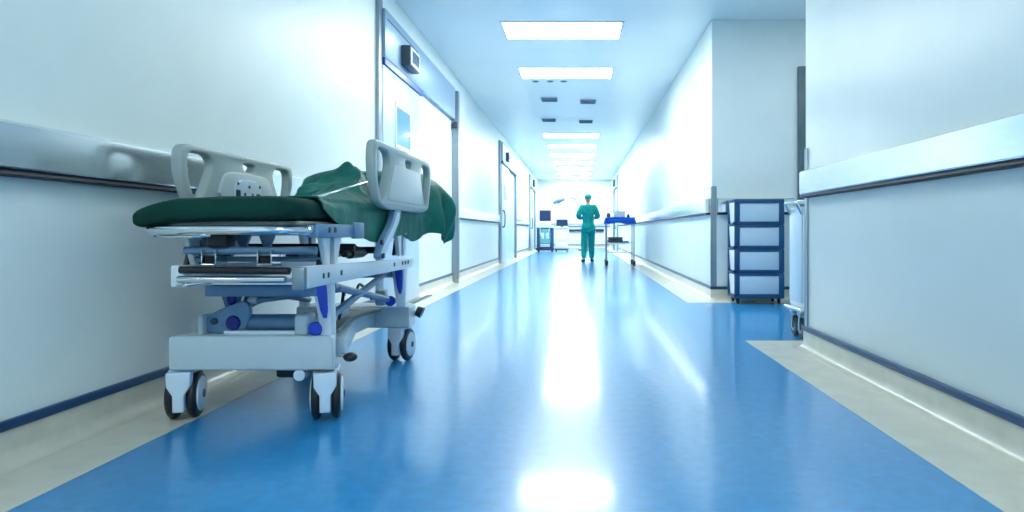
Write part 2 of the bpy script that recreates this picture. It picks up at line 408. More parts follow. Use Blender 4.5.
# base end covers
def cover(y0, y1, z0, z1, s):
    bm = B()
    if s > 0: o_ = [(-1.704, y0), (-1.028, y0), (-1.028, y0 + .035), (-1.09, y1), (-1.64, y1), (-1.704, y0 + .035)]
    else: o_ = [(-1.704, y0), (-1.026, y0), (-1.026, y1 - .05), (-1.07, y1), (-1.66, y1), (-1.704, y1 - .05)]
    plate(bm, [o_], z1 - z0, .013, lambda u, v, w: (u, v, (z0 + z1) / 2 + w))
    return gp('base_cover', bm, 'cream_plastic')
cover(2.66, 2.87, .218, .362, 1); cover(3.86, 4.07, .214, .345, -1)
bm = B(); box(bm, -1.03, -1.015, 2.652, 2.662, .221, .2235); box(bm, -1.13, -1.02, 2.653, 2.664, .2195, .224, .001, 1); gp('seam', bm, 'darkgrey')
for s in (1, -1):
    c = -1.365; X = lambda d: c + s * d
    bm = B(); hexa(bm, [(X(.25), 2.86, .235), (X(.32), 2.86, .235), (X(.14), 3.52, .235), (X(.07), 3.52, .235), (X(.25), 2.86, .32), (X(.32), 2.86, .32), (X(.14), 3.52, .32), (X(.07), 3.52, .32)], .008)
    hexa(bm, [(X(.07), 3.50, .235), (X(.14), 3.50, .235), (X(.14), 3.87, .235), (X(.07), 3.87, .235), (X(.07), 3.50, .32), (X(.14), 3.50, .32), (X(.14), 3.87, .32), (X(.07), 3.87, .32)], .008)
    gp('base_beam', bm, 'cream_plastic')
bm = B(); plate(bm, [rounded([(-1.64, 2.84), (-1.09, 2.84), (-1.24, 3.5), (-1.15, 3.9), (-1.58, 3.9), (-1.49, 3.5)], 1)], .02, .003, lambda u, v, w: (u, v, .331 + w))
for k in range(5): box(bm, -1.46, -1.27, 2.98 + k * .18, 3.03 + k * .18, .338, .344, .003, 1)
gp('base_deck', bm, 'greydeck')
bm = B(); box(bm, -1.30, -1.25, 2.87, 3.5, .33, .385, .012); gp('deck_rail', bm, 'cream_plastic')
# casters
def make_caster():
    c = bpy.data.objects.new('caster', None); COL.objects.link(c); c.parent = G
    bm = B()
    lathe(bm, [(.045, .218), (.05, .212), (.05, .185), (.035, .165)], (0, 0, 0), n=24)
    plate(bm, [[(-.021, .048), (.021, .048), (.022, .118), (.044, .155), (.046, .212), (-.046, .212), (-.044, .155), (-.022, .118)]], .05, .006, lambda u, v, w: (u, -.088 + w, v))
    box(bm, -.018, .018, -.07, .03, .06, .20, .006)
    box(bm, -.05, .05, -.07, .06, .203, .218, .004, 1)
    f = obj('fork', bm, 'paleblue', c, world=False)
    for s in (-1, 1):
        bm = B()
        lathe(bm, [(.06, -.018), (.088, -.0175), (.097, -.011), (.10, 0), (.097, .011), (.088, .0175), (.06, .018)], (s * .040, 0, .10), 'x', 40)
        w = obj('wheel', bm, 'rubber', c, world=False)
        bm = B()
        lathe(bm, [(.074, -.016), (.074, .0), (.06, .016), (.074, .0185), (.071, .023), (.03, .026), (.02, .028), (.001, .028)] if s > 0 else
              [(.001, -.028), (.02, -.028), (.03, -.026), (.071, -.023), (.074, -.0185), (.06, -.016), (.074, 0), (.074, .016)], (s * .040, 0, .10), 'x', 32)
        h = obj('hub', bm, 'paleblue', c, world=False)
        h.parent = w
        bm = B(); lathe(bm, [(.018, 0), (.02, s * .002), (.017, s * .004)] , (s * .068, 0, .10), 'x', 16); a = obj('axle_cap', bm, 'darkgrey', c, world=False)
        a.parent = c
    return c
cas = make_caster()
root = Vector(G.location)
for i, (x, y, a) in enumerate(((-1.082, 2.75, -17), (-1.688, 2.75, -16), (-1.10, 3.97, 6), (-1.668, 3.97, 8))):
    c = cas if i == 0 else copy_tree(cas, G)
    c.location = Vector((x, y, 0)) - root; c.rotation_euler.z = math.radians(-a)
# pedals
bm = B(); tube(bm, [(-1.03, 2.77, .262), (-.985, 2.77, .258)], .010); gp('pedal_arm', bm, 'chrome')
bm = B(); ell(bm, (-.988, 2.765, .256), (.03, .03, .02)); p_ = gp('brake_pedal', bm, 'rubber')
bm = B(); tube(bm, [(-1.02, 4.02, .30), (-.985, 4.02, .285)], [.03, .036]); gp('brake_pedal', bm, 'rubber')
bm = B(); box(bm, -1.30, -1.20, 2.74, 2.83, .17, .218, .012); tube(bm, [(-1.185, 2.70, .205), (-1.15, 2.70, .205)], .018); gp('steering_pedal', bm, 'rubber')
bm = B(); lathe(bm, [(.012, -.03), (.024, -.03), (.024, .03), (.012, .03)], (-1.168, 2.70, .198), 'y', 18); gp('pedal_pivot', bm, 'paleblue')
# lift legs with blue inserts
def leg(x, y, lean, sgn):
    bm = B()
    t, b = .040, .022
    hexa(bm, [(x - b + lean, y - .03, .355), (x + b + lean, y - .03, .355), (x + b + lean, y + .03, .355), (x - b + lean, y + .03, .355),
              (x - t, y - .035, .60), (x + t, y - .035, .60), (x + t, y + .035, .60), (x - t, y + .035, .60)], .008, 2)
    l = gp('lift_leg', bm, 'whitepaint')
    bm = B()
    plate(bm, [rounded([(x + lean * .62 - .006, .435), (x + lean * .62 + .020, .435), (x + .030, .56), (x + .024, .585), (x - .014, .585), (x - .016, .56)], 1)], .014, .003, lambda u, v, w: (u, y - .034 + w, v))
    gp('blue_insert', bm, 'blueinsert', l)
leg(-1.088, 2.72, .026, 1); leg(-1.055, 3.76, .012, 1); leg(-1.60, 3.76, -.012, -1)
for y in (2.735, 3.80):
    bm = B(); lathe(bm, [(.001, -.02), (.026, -.02), (.03, -.012), (.03, .012), (.026, .02), (.001, .02)], (-1.108, y - .035, .388), 'y', 24); gp('pivot_disc', bm, 'blueinsert')
    bm = B(); box(bm, -1.20, -1.14, y - .045, y + .045, .36, .45, .014, 3); gp('pivot_block', bm, 'cream_plastic')
bm = B(); box(bm, -1.612, -1.588, 2.70, 2.79, .36, .445, .008); gp('pivot_block', bm, 'cream_plastic')
# lower lift mechanism
bm = B(); plate(bm, [rounded([(-1.60, .365), (-1.50, .362), (-1.42, .37), (-1.40, .47), (-1.43, .505), (-1.47, .49), (-1.57, .45), (-1.60, .42)])], .03, .005, lambda u, v, w: (u, 2.745 + w, v)); gp('hinge_plate', bm, 'steelblue')
bm = B(); lathe(bm, [(.001, -.02), (.014, -.02), (.016, 0), (.016, .02), (.001, .02)], (-1.555, 2.742, .415), 'y', 18); gp('hinge_pin', bm, 'darkgrey')
bm = B(); lathe(bm, [(.001, -.02), (.028, -.02), (.032, -.012), (.032, .02), (.001, .02)], (-1.475, 2.74, .408), 'y', 20); gp('blue_pivot', bm, 'navyins')
bm = B(); tube(bm, [(-1.46, 2.77, .405), (-1.20, 2.77, .405)], .036, 20); gp('lift_cylinder', bm, 'steelblue')
bm = B(); box(bm, -1.50, -1.20, 2.70, 2.73, .362, .378, .004); gp('cross_bar', bm, 'paleblue')
bm = B(); tube(bm, [(-1.455, 2.80, .49), (-1.38, 2.80, .50), (-1.1, 2.95, .53)], [.026, .013, .013]); gp('piston_rod', bm, 'steelblue')
bm = B(); lathe(bm, [(.001, -.018), (.016, -.018), (.018, 0), (.016, .018), (.001, .018)], (-1.42, 2.79, .497), 'x', 16); gp('rod_end', bm, 'white')
bm = B(); plate(bm, [[(-1.56, .56), (-1.46, .56), (-1.48, .47), (-1.50, .45), (-1.53, .47)]], .03, .004, lambda u, v, w: (u, 2.78 + w, v)); gp('hanger_plate', bm, 'steelblue')
bm = B(); ell(bm, (-1.495, 2.755, .51), (.022, .015, .03)); gp('blue_pivot', bm, 'navyins')
for x0, y0, z0, x1, y1, z1 in ((-1.12, 2.80, .40, -1.12, 3.74, .56), (-1.12, 3.74, .40, -1.12, 2.90, .55), (-1.58, 2.80, .40, -1.58, 3.74, .56), (-1.58, 3.74, .4, -1.58, 2.9, .55)):
    bm = B(); tube(bm, [(x0, y0, z0), (x1, y1, z1)], .018); gp('scissor_arm', bm, 'steelblue')
bm = B(); tube(bm, smooth_path([(-1.2, 3.2, .36), (-1.2, 3.25, .44), (-1.25, 3.4, .5), (-1.32, 3.6, .44)], 3), .008); tube(bm, smooth_path([(-1.15, 3.3, .46), (-1.18, 3.42, .52), (-1.18, 3.5, .5), (-1.15, 3.55, .42)], 3), .007); gp('hose', bm, 'darkgrey')
# intermediate frame
bm = B(); box(bm, -1.57, -1.09, 2.68, 2.74, .525, .572, .008); gp('cross_beam', bm, 'steelblue')
bm = B(); box(bm, -1.57, -1.09, 3.76, 3.82, .525, .572, .008); gp('cross_beam', bm, 'steelblue')
def side_beam(x0, x1, ya, yb):
    bm = B(); hexa(bm, [(x0, ya, .585), (x1, ya, .585), (x1, yb, .578), (x0, yb, .578), (x0, ya, .668), (x1, ya, .668), (x1, yb, .632), (x0, yb, .632)], .006, 2)
    return gp('side_beam', bm, 'whitepaint')
sb = side_beam(-1.05, -1.01, 2.38, 3.90)
side_beam(-1.565, -1.53, 2.45, 3.90)
for y, w in ((2.53, .016), (2.58, .016), (2.72, .018), (3.50, .02), (3.66, .02), (3.72, .02), (3.78, .02)):
    bm = B(); z = .612 if y < 3 else .606; box(bm, -1.012, -1.007, y - w / 2, y + w / 2, z, z + .022, .002, 1); gp('bolt', bm, 'rubber', sb)
bm = B(); box(bm, -1.058, -1.0125, 2.355, 2.43, .582, .666, .005); gp('corner_block', bm, 'steel_dull')
bm = B(); box(bm, -1.53, -1.505, 2.44, 2.49, .585, .66, .006); gp('corner_block', bm, 'whitepaint')
bm = B(); tube(bm, [(-1.515, 2.42, .617), (-1.10, 2.40, .617)], .013); gp('cross_tube', bm, 'chrome')
bm = B(); tube(bm, [(-1.52, 2.44, .652), (-1.10, 2.43, .648)], .014); gp('cross_tube', bm, 'rubber')
bm = B(); box(bm, -1.56, -1.09, 2.47, 2.66, .592, .604, .003); gp('tray', bm, 'paleblue')
bm = B(); tube(bm, smooth_path([(-1.535, 2.45, .592), (-1.5, 2.42, .592), (-1.46, 2.43, .60), (-1.40, 2.44, .606)], 2), .008); gp('hook', bm, 'chrome')
# upper cross tubes, actuators, clips
for y, z, r, m in ((2.56, .722, .016, 'steelblue'), (2.62, .685, .011, 'steelblue'), (3.0, .725, .016, 'rubber'), (3.35, .70, .018, 'rubber')):
    bm = B(); tube(bm, [(-1.575, y, z), (-1.05, y, z)], r); gp('cross_tube', bm, m)
for x in (-1.46, -1.24):
    bm = B(); box(bm, x - .03, x - .024, 2.52, 2.60, .66, .725, .002, 1); box(bm, x + .024, x + .03, 2.52, 2.60, .66, .725, .002, 1); box(bm, x - .03, x + .03, 2.595, 2.603, .66, .725, .002, 1); c = gp('clamp', bm, 'chrome')
    bm = B(); box(bm, x - .024, x + .024, 2.53, 2.585, .664, .70, .006); gp('clamp_pad', bm, 'rubber', c)
    bm = B(); tube(bm, [(x - .026, 2.52, .668), (x + .026, 2.52, .668)], .006); gp('clamp_pin', bm, 'chrome', c)
bm = B(); box(bm, -1.47, -1.39, 2.52, 2.60, .735, .80, .014, 3); gp('motor', bm, 'rubber')
bm = B(); tube(bm, [(-1.30, 2.9, .69), (-1.30, 3.7, .69)], .03, 16); gp('actuator', bm, 'darkgrey')
bm = B(); tube(bm, [(-1.12, 3.12, .69), (-1.12, 3.30, .69)], .026, 16); tube(bm, [(-1.12, 3.05, .69), (-1.12, 3.36, .69)], .016, 12); gp('actuator', bm, 'rubber')
# V supports between side beam and platform
def vsup(x, y):
    bm = B()
    hexa(bm, [(x - .012, y + .075, .655), (x + .012, y + .075, .655), (x + .012, y + .10, .655), (x - .012, y + .10, .655), (x - .012, y + .07, .79), (x + .012, y + .07, .79), (x + .012, y + .16, .79), (x - .012, y + .16, .79)], .003, 1)
    hexa(bm, [(x - .012, y + .00, .655), (x + .012, y + .00, .655), (x + .012, y + .025, .655), (x - .012, y + .025, .655), (x - .012, y - .06, .79), (x + .012, y - .06, .79), (x + .012, y + .03, .79), (x - .012, y + .03, .79)], .003, 1)
    s = gp('platform_support', bm, 'whitepaint')
    bm = B(); hexa(bm, [(x - .03, y - .02, .66), (x - .015, y - .02, .66), (x - .015, y + .12, .66), (x - .03, y + .12, .66), (x - .03, y + .03, .78), (x - .015, y + .03, .78), (x - .015, y + .07, .78), (x - .03, y + .07, .78)]); gp('gas_strut_cover', bm, 'rubber', s)
vsup(-1.04, 2.62); vsup(-1.58, 2.62); vsup(-1.04, 3.68); vsup(-1.58, 3.68)
for x, b in ((-1.40, 0), (-1.30, 0), (-1.53, 0)):
    bm = B(); hexa(bm, [(x - .012, 2.66, .73), (x + .012, 2.66, .73), (x + .012, 2.68, .73), (x - .012, 2.68, .73), (x - .04, 2.66, .80), (x + .04, 2.66, .80), (x + .04, 2.68, .80), (x - .04, 2.68, .80)], .003, 1); gp('platform_support', bm, 'steelblue')
# platform frame
for x0, x1 in ((-1.052, -1.02), (-1.64, -1.60)):
    bm = B(); box(bm, x0, x1, 2.46, 4.28, .775, .823, .006); pb = gp('platform_beam', bm, 'steelblue')
    if x0 > -1.3:
        box_ = B(); box(box_, -1.02, -1.006, 2.47, 2.93, .772, .828, .004); box(box_, -1.02, -.992, 2.86, 2.96, .765, .838, .006); sd = gp('side_bracket', box_, 'steelblue')
        for y in (2.57, 2.63):
            bm = B(); box(bm, -1.006, -1.003, y, y + .022, .793, .815, .002, 1); gp('bolt', bm, 'rubber', sd)
bm = B(); box(bm, -1.66, -1.045, 2.44, 4.36, .823, .838, .005); box(bm, -1.60, -1.05, 2.5, 2.54, .79, .823); box(bm, -1.60, -1.05, 4.2, 4.24, .79, .823); gp('mattress_platform', bm, 'greydeck')
bm = B(); tube(bm, smooth_path([(-1.62, 2.60, .80), (-1.635, 2.45, .80), (-1.60, 2.385, .802), (-1.52, 2.36, .803), (-1.3, 2.35, .803), (-1.12, 2.36, .803), (-1.065, 2.39, .802), (-1.035, 2.46, .80), (-1.035, 2.52, .80)], 3), .017, 14); gp('bumper_tube', bm, 'chrome')
bm = B(); tube(bm, smooth_path([(-1.60, 2.44, .782), (-1.55, 2.40, .78), (-1.45, 2.40, .78), (-1.40, 2.43, .785)], 3), .009, 10); gp('drain_hook', bm, 'chrome')
# mattress: superellipse slab with a softened, bowed near end
def mattress():
    bm = B(); ny, nx = 60, 40
    rows = []
    def pt(a, s, top):
        # s 0..1 along length, a angle of the cross-section
        y = 2.375 + s * 2.045 
        e = min(1, max(0, s / .05)); taper = .55 + .45 * math.sqrt(max(0, 1 - (1 - e) ** 2))
        e2 = min(1, max(0, (1 - s) / .04)); taper *= .55 + .45 * math.sqrt(max(0, 1 - (1 - e2) ** 2))
        ca, sa = math.cos(a), math.sin(a); n = .35
        hx = .33 * (.89 + .11 * math.sqrt(max(0, 1 - (1 - min(1, s / .09)) ** 2))) * (.96 + .04 * taper)
        x = math.copysign(abs(ca) ** n, ca) * hx
        hz = .049 * taper
        z = math.copysign(abs(sa) ** .55, sa) * hz
        z += .006 * noise.noise(Vector((x * 4, y * 4, 3))) 
        wx = .016 * (1 - min(1, s / .12)) * (-(x / .33))  # end droops outwards
        z += -.046 * (1 - ss(0, .2, s)) * max(0, (-x - .06) / .27) ** 1.5
        return Vector((-1.362 + x, y, .886 + z))
    for i in range(ny + 1):
        s = (i / ny); s = .5 - .5 * math.cos(s * PI) if False else s ** 1.4
        rows.append([bm.verts.new(pt(2 * PI * k / nx, s, 0)) for k in range(nx)])
    for a, b in zip(rows, rows[1:]):
        for k in range(nx): bm.faces.new((a[k], b[k], b[(k + 1) % nx], a[(k + 1) % nx]))
    bm.faces.new(rows[0]); bm.faces.new(rows[-1][::-1])
    bmesh.ops.recalc_face_normals(bm, faces=bm.faces[:])
    return gp('mattress', bm, 'darkgreen', sharp=70)
mattress()
# side rails
def side_rail(x_in, x_out, y0, L, flip, zb, zt):
    h = zt - zb
    def P(u, v): return (y0 + u * L, zb + v * h)
    out = rounded([P(.085, 0), P(.03, .30), P(0, .58), P(.0, .86), P(.03, 1.0), P(.12, 1.0), P(.93, 1.0), P(.985, .98), P(1.0, .86), P(1.0, .60), P(.965, .28), P(.93, 0), P(.5, 0)], 2)
    hole = rounded([P(.045, .88), P(.12, .89), P(.20, .89), P(.235, .74), P(.205, .50), P(.135, .12), P(.095, .12), P(.045, .52)], 2)
    hole2 = [(2 * y0 + L - u, v) for u, v in hole][::-1]
    mid = rounded([P(.475, .86), P(.585, .86), P(.585, .78), P(.555, .71), P(.505, .71), P(.475, .78)], 2)
    cx = (x_in + x_out) / 2; th = abs(x_out - x_in)
    bm = B(); plate(bm, [out, hole, hole2, mid], th, .010, lambda u, v, w: (cx + w, u, v))
    return gp('side_rail', bm, 'rail_plastic', label='pale grey moulded side rail with hand holes'), P
sr, P = side_rail(-1.004, -.962, 3.0, 1.16, False, .91, 1.24)
inset = [P(.285, .70), P(.30, .72), P(.72, .72), P(.735, .70), P(.80, .17), P(.79, .14), P(.20, .14), P(.19, .17)]
bm = B(); plate(bm, [rounded(inset, 1)], .004, .001, lambda u, v, w: (-.9615 + w, u, v)); gp('rail_panel', bm, 'rail_light', sr)
bm = B(); plate(bm, [rounded(inset, 1)], .006, .001, lambda u, v, w: (-1.006 + w, u, v)); gp('rail_panel', bm, 'rail_light', sr)
sl, P = side_rail(-1.752, -1.703, 2.74, 1.07, False, .90, 1.182)
cpo = [P(.24, .10), P(.29, .60), P(.36, .68), P(.66, .68), P(.72, .58), P(.80, .10)]
bm = B(); plate(bm, [rounded(cpo, 2)], .016, .005, lambda u, v, w: (-1.700 + w, u, v)); gp('rail_panel', bm, 'rail_light', sl)
bm = B(); plate(bm, [rounded([P(.375, .12), P(.375, .56), P(.62, .56), P(.62, .12)], 1)], .008, .002, lambda u, v, w: (-1.691 + w, u, v)); cp = gp('control_panel', bm, 'paleblue', sl, label='pale blue control keypad')
bm = B()
for u, v, s in ((.40, .30, .02), (.585, .26, .02), (.50, .44, .008), (.60, .46, .008), (.40, .48, .008), (.46, .30, .008), (.53, .30, .008)):
    y, z = P(u, v); box(bm, -1.688, -1.684, y - s, y + s, z - s, z + s, .002, 1)
gp('button', bm, 'darknavy', sl)
# rail support arms
def arm(x0, x1, y):
    o_ = rounded([(y, .655), (y + .09, .68), (y + .24, .79), (y + .34, .85), (y + .37, .93), (y + .26, .93), (y + .20, .84), (y + .06, .76), (y - .02, .69)], 2)
    bm = B(); plate(bm, [o_], x1 - x0, .006, lambda u, v, w: ((x0 + x1) / 2 + w, u, v)); a = gp('rail_arm', bm, 'steelblue')
    bm = B(); plate(bm, [[(p[0] * .12 + .88 * o_[0][0] + .16 if False else p[0], p[1]) for p in rounded([(y + .02, .672), (y + .10, .695), (y + .24, .80), (y + .32, .86), (y + .33, .90), (y + .28, .90), (y + .22, .83), (y + .07, .745), (y + .0, .695)], 2)]], .004, .001, lambda u, v, w: (x1 + w, u, v)); gp('arm_cover', bm, 'paleblue', a)
    for yy, zz in ((y + .02, .678), (y + .0, .745)):
        bm = B(); lathe(bm, [(.001, 0), (.013, 0), (.013, .012), (.001, .012)], (x1, yy, zz), 'x', 16); gp('bolt', bm, 'darknavy', a)
arm(-1.0, -.966, 3.12); arm(-1.75, -1.716, 3.12)
# raised back support bar
bm = B(); tube(bm, [(-1.075, 2.50, .915), (-1.085, 3.14, 1.026), (-1.09, 3.35, 1.062)], .006, 12); gp('support_bar', bm, 'chrome')

# ------------------------------------------------------------------ green blanket heaped on the mattress
KEYS = [  # (distance along the gurney, cross-section of the cloth from its wall side to its hanging hem)
    (2.54, [(-1.16, .936), (-1.12, .938), (-1.08, .938), (-1.05, .934), (-1.028, .920), (-1.020, .905), (-1.018, .890)]),
    (2.64, [(-1.20, .936), (-1.14, .940), (-1.09, .942), (-1.05, .936), (-1.024, .905), (-1.018, .88), (-1.018, .850)]),
    (2.78, [(-1.24, .936), (-1.18, .945), (-1.11, .950), (-1.05, .939), (-1.021, .903), (-1.017, .85), (-1.017, .808)]),
    (2.95, [(-1.30, .936), (-1.22, .955), (-1.14, .965), (-1.06, .945), (-1.020, .900), (-1.016, .84), (-1.016, .775)]),
    (3.20, [(-1.40, .938), (-1.31, .99), (-1.20, 1.01), (-1.09, .97), (-1.022, .905), (-1.016, .83), (-1.017, .742)]),
    (3.42, [(-1.52, .938), (-1.43, 1.04), (-1.28, 1.075), (-1.13, 1.00), (-1.028, .92), (-1.018, .83), (-1.020, .75)]),
    (3.68, [(-1.66, .940), (-1.53, 1.08), (-1.33, 1.135), (-1.15, 1.06), (-1.030, .94), (-1.018, .84), (-1.022, .775)]),
    (3.95, [(-1.66, .938), (-1.50, 1.11), (-1.30, 1.135), (-1.16, 1.11), (-1.032, .96), (-1.018, .83), (-1.022, .735)]),
    (4.20, [(-1.64, .938), (-1.47, 1.12), (-1.28, 1.17), (-1.11, 1.16), (-1.014, 1.04), (-.99, .88), (-.99, .785)]),
    (4.30, [(-1.60, .938), (-1.45, 1.12), (-1.25, 1.19), (-1.05, 1.17), (-.955, 1.06), (-.912, .90), (-.925, .77)]),
    (4.42, [(-1.58, .938), (-1.43, 1.10), (-1.23, 1.18), (-1.04, 1.17), (-.945, 1.09), (-.878, .93), (-.915, .71)]),
    (4.54, [(-1.56, .938), (-1.40, 1.04), (-1.22, 1.10), (-1.08, 1.08), (-.990, 1.0), (-.935, .90), (-.945, .78)]),
    (4.63, [(-1.54, .938), (-1.38, .96), (-1.22, .99), (-1.10, .98), (-1.02, .94), (-.985, .89), (-.985, .84)]),
]
def catmull(p, t):
    n = len(p) - 1; f = t * n; i = min(int(f), n - 1); u = f - i
    a, b, c, d = p[max(i - 1, 0)], p[i], p[i + 1], p[min(i + 2, n)]
    return tuple(.5 * (2 * b[k] + (c[k] - a[k]) * u + (2 * a[k] - 5 * b[k] + 4 * c[k] - d[k]) * u * u + (3 * b[k] - a[k] - 3 * c[k] + d[k]) * u ** 3) for k in range(len(b)))
def blanket():
    bm = B(); NY, NT = 190, 130; rows = []
    flat = [tuple([k[0]] + [c for p in k[1] for c in p]) for k in KEYS]
    ys = [k[0] for k in KEYS]
    for i in range(NY + 1):
        y = ys[0] + (ys[-1] - ys[0]) * i / NY
        q = next(k for k in range(len(ys) - 1) if y <= ys[k + 1] + 1e-6)
        u = (y - ys[q]) / (ys[q + 1] - ys[q])
        row = catmull(flat, (q + u) / (len(ys) - 1))[1:]
        sec = [(row[2 * k], row[2 * k + 1]) for k in range(7)]
        rows.append([Vector((p[0], y, p[1])) for p in (catmull(sec, j / NT) for j in range(NT + 1))])
    out = []
    for i in range(NY + 1):
        line = []
        for j in range(NT + 1):
            p = rows[i][j]; t = j / NT
            du = rows[min(i + 1, NY)][j] - rows[max(i - 1, 0)][j]; dv = rows[i][min(j + 1, NT)] - rows[i][max(j - 1, 0)]
            n = dv.cross(du).normalized()
            if n.z < 0 and t < .6: n = -n
            if t >= .6 and n.x < 0: n = -n
            w = noise.noise(Vector((p.x * 2.4, p.y * 2.4, 4)))
            a = 16 * p.y + 10 * p.x + 5 * w; b = 9 * p.y - 19 * p.x + 6 * w
            ridge = (1 - abs(math.sin(a * .5))) ** 1.6; ridge2 = (1 - abs(math.sin(b * .5))) ** 1.6
            heap = ss(3.05, 3.4, p.y)
            top = heap * ss(0, .12, t) * (1 - ss(.50, .66, t)) * (.060 * ridge + .055 * ridge2 + .035 * noise.noise(p * 7) - .035)
            drop = ss(.62, .8, t) * (.005 + .020 * ss(4.18, 4.34, p.y)) * (math.sin(30 * p.y + 7 * p.z + 3 * w) + .5 * math.sin(57 * p.y - 5 * p.z))
            side = ss(.62, .8, t) * ss(4.18, 4.34, p.y) * .03 * ridge
            v = p + n * (top + side) + Vector((drop if p.y > 4.16 else max(drop, -.004) * .6, 0, 0))
            if t < .6: v.z = max(v.z, .936)
            line.append(bm.verts.new(v))
        out.append(line)
    for a, b in zip(out, out[1:]):
        for k in range(NT): bm.faces.new((a[k], a[k + 1], b[k + 1], b[k]))
    for _ in range(2): bmesh.ops.smooth_vert(bm, verts=bm.verts[:], factor=.5, use_axis_x=True, use_axis_y=True, use_axis_z=True)
    bmesh.ops.recalc_face_normals(bm, faces=bm.faces[:])
    o = obj('blanket', bm, 'green', at=(-1.3, 3.8, .93), sharp=80)
    md = o.modifiers.new('thickness', 'SOLIDIFY'); md.thickness = .006; md.offset = 0
    return tag(o, 'crumpled green blanket heaped on the gurney and hanging over its right side', 'blanket')
blanket()

# ------------------------------------------------------------------ blue drawer cart
cx0, cx1, cy0, cy1, zb, zt = 1.70, 2.25, 7.0, 7.33, .06, 1.15
C_ = thing('drawer_cart', 'navy framed plastic cart with four pale drawers beside the corner guard', 'drawer cart', ((cx0 + cx1) / 2, (cy0 + cy1) / 2, 0))
H4 = (zt - zb - .03) / 4
bm = B()
box(bm, cx0, cx1, cy0, cy1, zt - .035, zt, .01); box(bm, cx0, cx1, cy0, cy1, zb, zb + .035, .01)
for k in range(1, 4): box(bm, cx0, cx1, cy0 + .02, cy1, zb + k * H4, zb + k * H4 + .03, .008)
box(bm, cx1 - .03, cx1, cy1 - .04, cy1, zb, zt, .006); box(bm, cx0, cx0 + .03, cy1 - .04, cy1, zb, zt, .006)
obj('frame', bm, 'navy', C_)
for k in range(4):
    z0 = zb + .035 + k * H4; z1 = z0 + H4 - .037
    bm = B(); hexa(bm, [(cx0 + .02, cy0 + .025, z0), (cx1 - .02, cy0 + .025, z0), (cx1 - .02, cy1 - .045, z0), (cx0 + .02, cy1 - .045, z0),
                        (cx0 + .006, cy0 + .025, z1), (cx1 - .006, cy0 + .025, z1), (cx1 - .006, cy1 - .045, z1), (cx0 + .006, cy1 - .045, z1)], .012, 3)
    d = obj('drawer', bm, 'white', C_)
    bm = B()
    f0, f1, g0, g1 = cx0 + .002, cx1 - .002, z0 - .012, z1 + .012; w = .058
    box(bm, f0, f0 + w, cy0, cy0 + .026, g0, g1, .006); box(bm, f1 - w, f1, cy0, cy0 + .026, g0, g1, .006)
    box(bm, f0 + w, f1 - w, cy0, cy0 + .026, g0, g0 + .026, .004); box(bm, f0 + w, f1 - w, cy0, cy0 + .026, g1 - .026, g1, .004)
    obj('drawer_frame', bm, 'navy', d)
    bm = B(); box(bm, f0 + w, f1 - w, cy0 + .008, cy0 + .024, g0 + .026, g1 - .026, .004); obj('front_panel', bm, 'paleblue', d)
    bm = B(); box(bm, cx0 - .012, cx0 + .03, cy0 - .006, cy0 + .03, z0 - .016, z0 + .010, .004); obj('corner_clip', bm, 'darknavy', d)
for x in (cx0 + .05, cx1 - .05):
    for y in (cy0 + .05, cy1 - .05):
        bm = B(); lathe(bm, [(.01, -.011), (.026, -.011), (.028, 0), (.026, .011), (.01, .011)], (x, y, .028), 'x', 18); box(bm, x - .017, x + .017, y - .01, y + .02, .03, .062, .003, 1)
        obj('caster', bm, 'rubber', C_)

# ------------------------------------------------------------------ tall trolley half hidden by the near right wall
T = thing('linen_trolley', 'white panelled trolley with steel push bar half hidden behind the near right wall', 'trolley', (1.98, 4.82, 0))
bm = B(); box(bm, 1.64, 2.35, 4.67, 4.98, .235, .98, .012); obj('body', bm, 'white', T)
bm = B(); box(bm, 1.60, 2.38, 4.64, 5.01, .205, .235, .012, 3); obj('bumper', bm, 'steel', T)
bm = B(); tube(bm, smooth_path([(1.645, 4.70, .92), (1.60, 4.70, 1.0), (1.60, 4.70, 1.015), (1.60, 4.95, 1.015), (1.60, 4.95, 1.0), (1.645, 4.95, .92)], 2), .014); tube(bm, [(1.605, 4.70, 1.012), (2.3, 4.70, 1.012)], .016); obj('push_bar', bm, 'chrome', T)
bm = B(); box(bm, 1.63, 1.64, 4.69, 4.96, .27, .95, .004); obj('side_panel', bm, 'paleblue', T)
for x in (1.66, 2.28):
    for y in (4.75, 4.91):
        c = bpy.data.objects.new('caster', None); COL.objects.link(c); c.parent = T; c.location = Vector((x, y, 0)) - Vector(T.location)
        bm = B(); box(bm, -.03, .03, -.03, .045, .17, .205, .006); box(bm, -.03, -.022, -.015, .02, .06, .18, .003, 1); box(bm, .022, .03, -.015, .02, .06, .18, .003, 1); obj('fork', bm, 'steel_dull', c, world=False)
        bm = B(); lathe(bm, [(.03, -.016), (.07, -.016), (.078, -.008), (.078, .008), (.07, .016), (.03, .016)], (0, 0, .078), 'x', 28); w = obj('wheel', bm, 'rubber', c, world=False)
        bm = B(); lathe(bm, [(.001, -.02), (.04, -.019), (.045, 0), (.04, .019), (.001, .02)], (0, 0, .078), 'x', 20); h = obj('hub', bm, 'steel_dull', c, world=False); h.parent = w

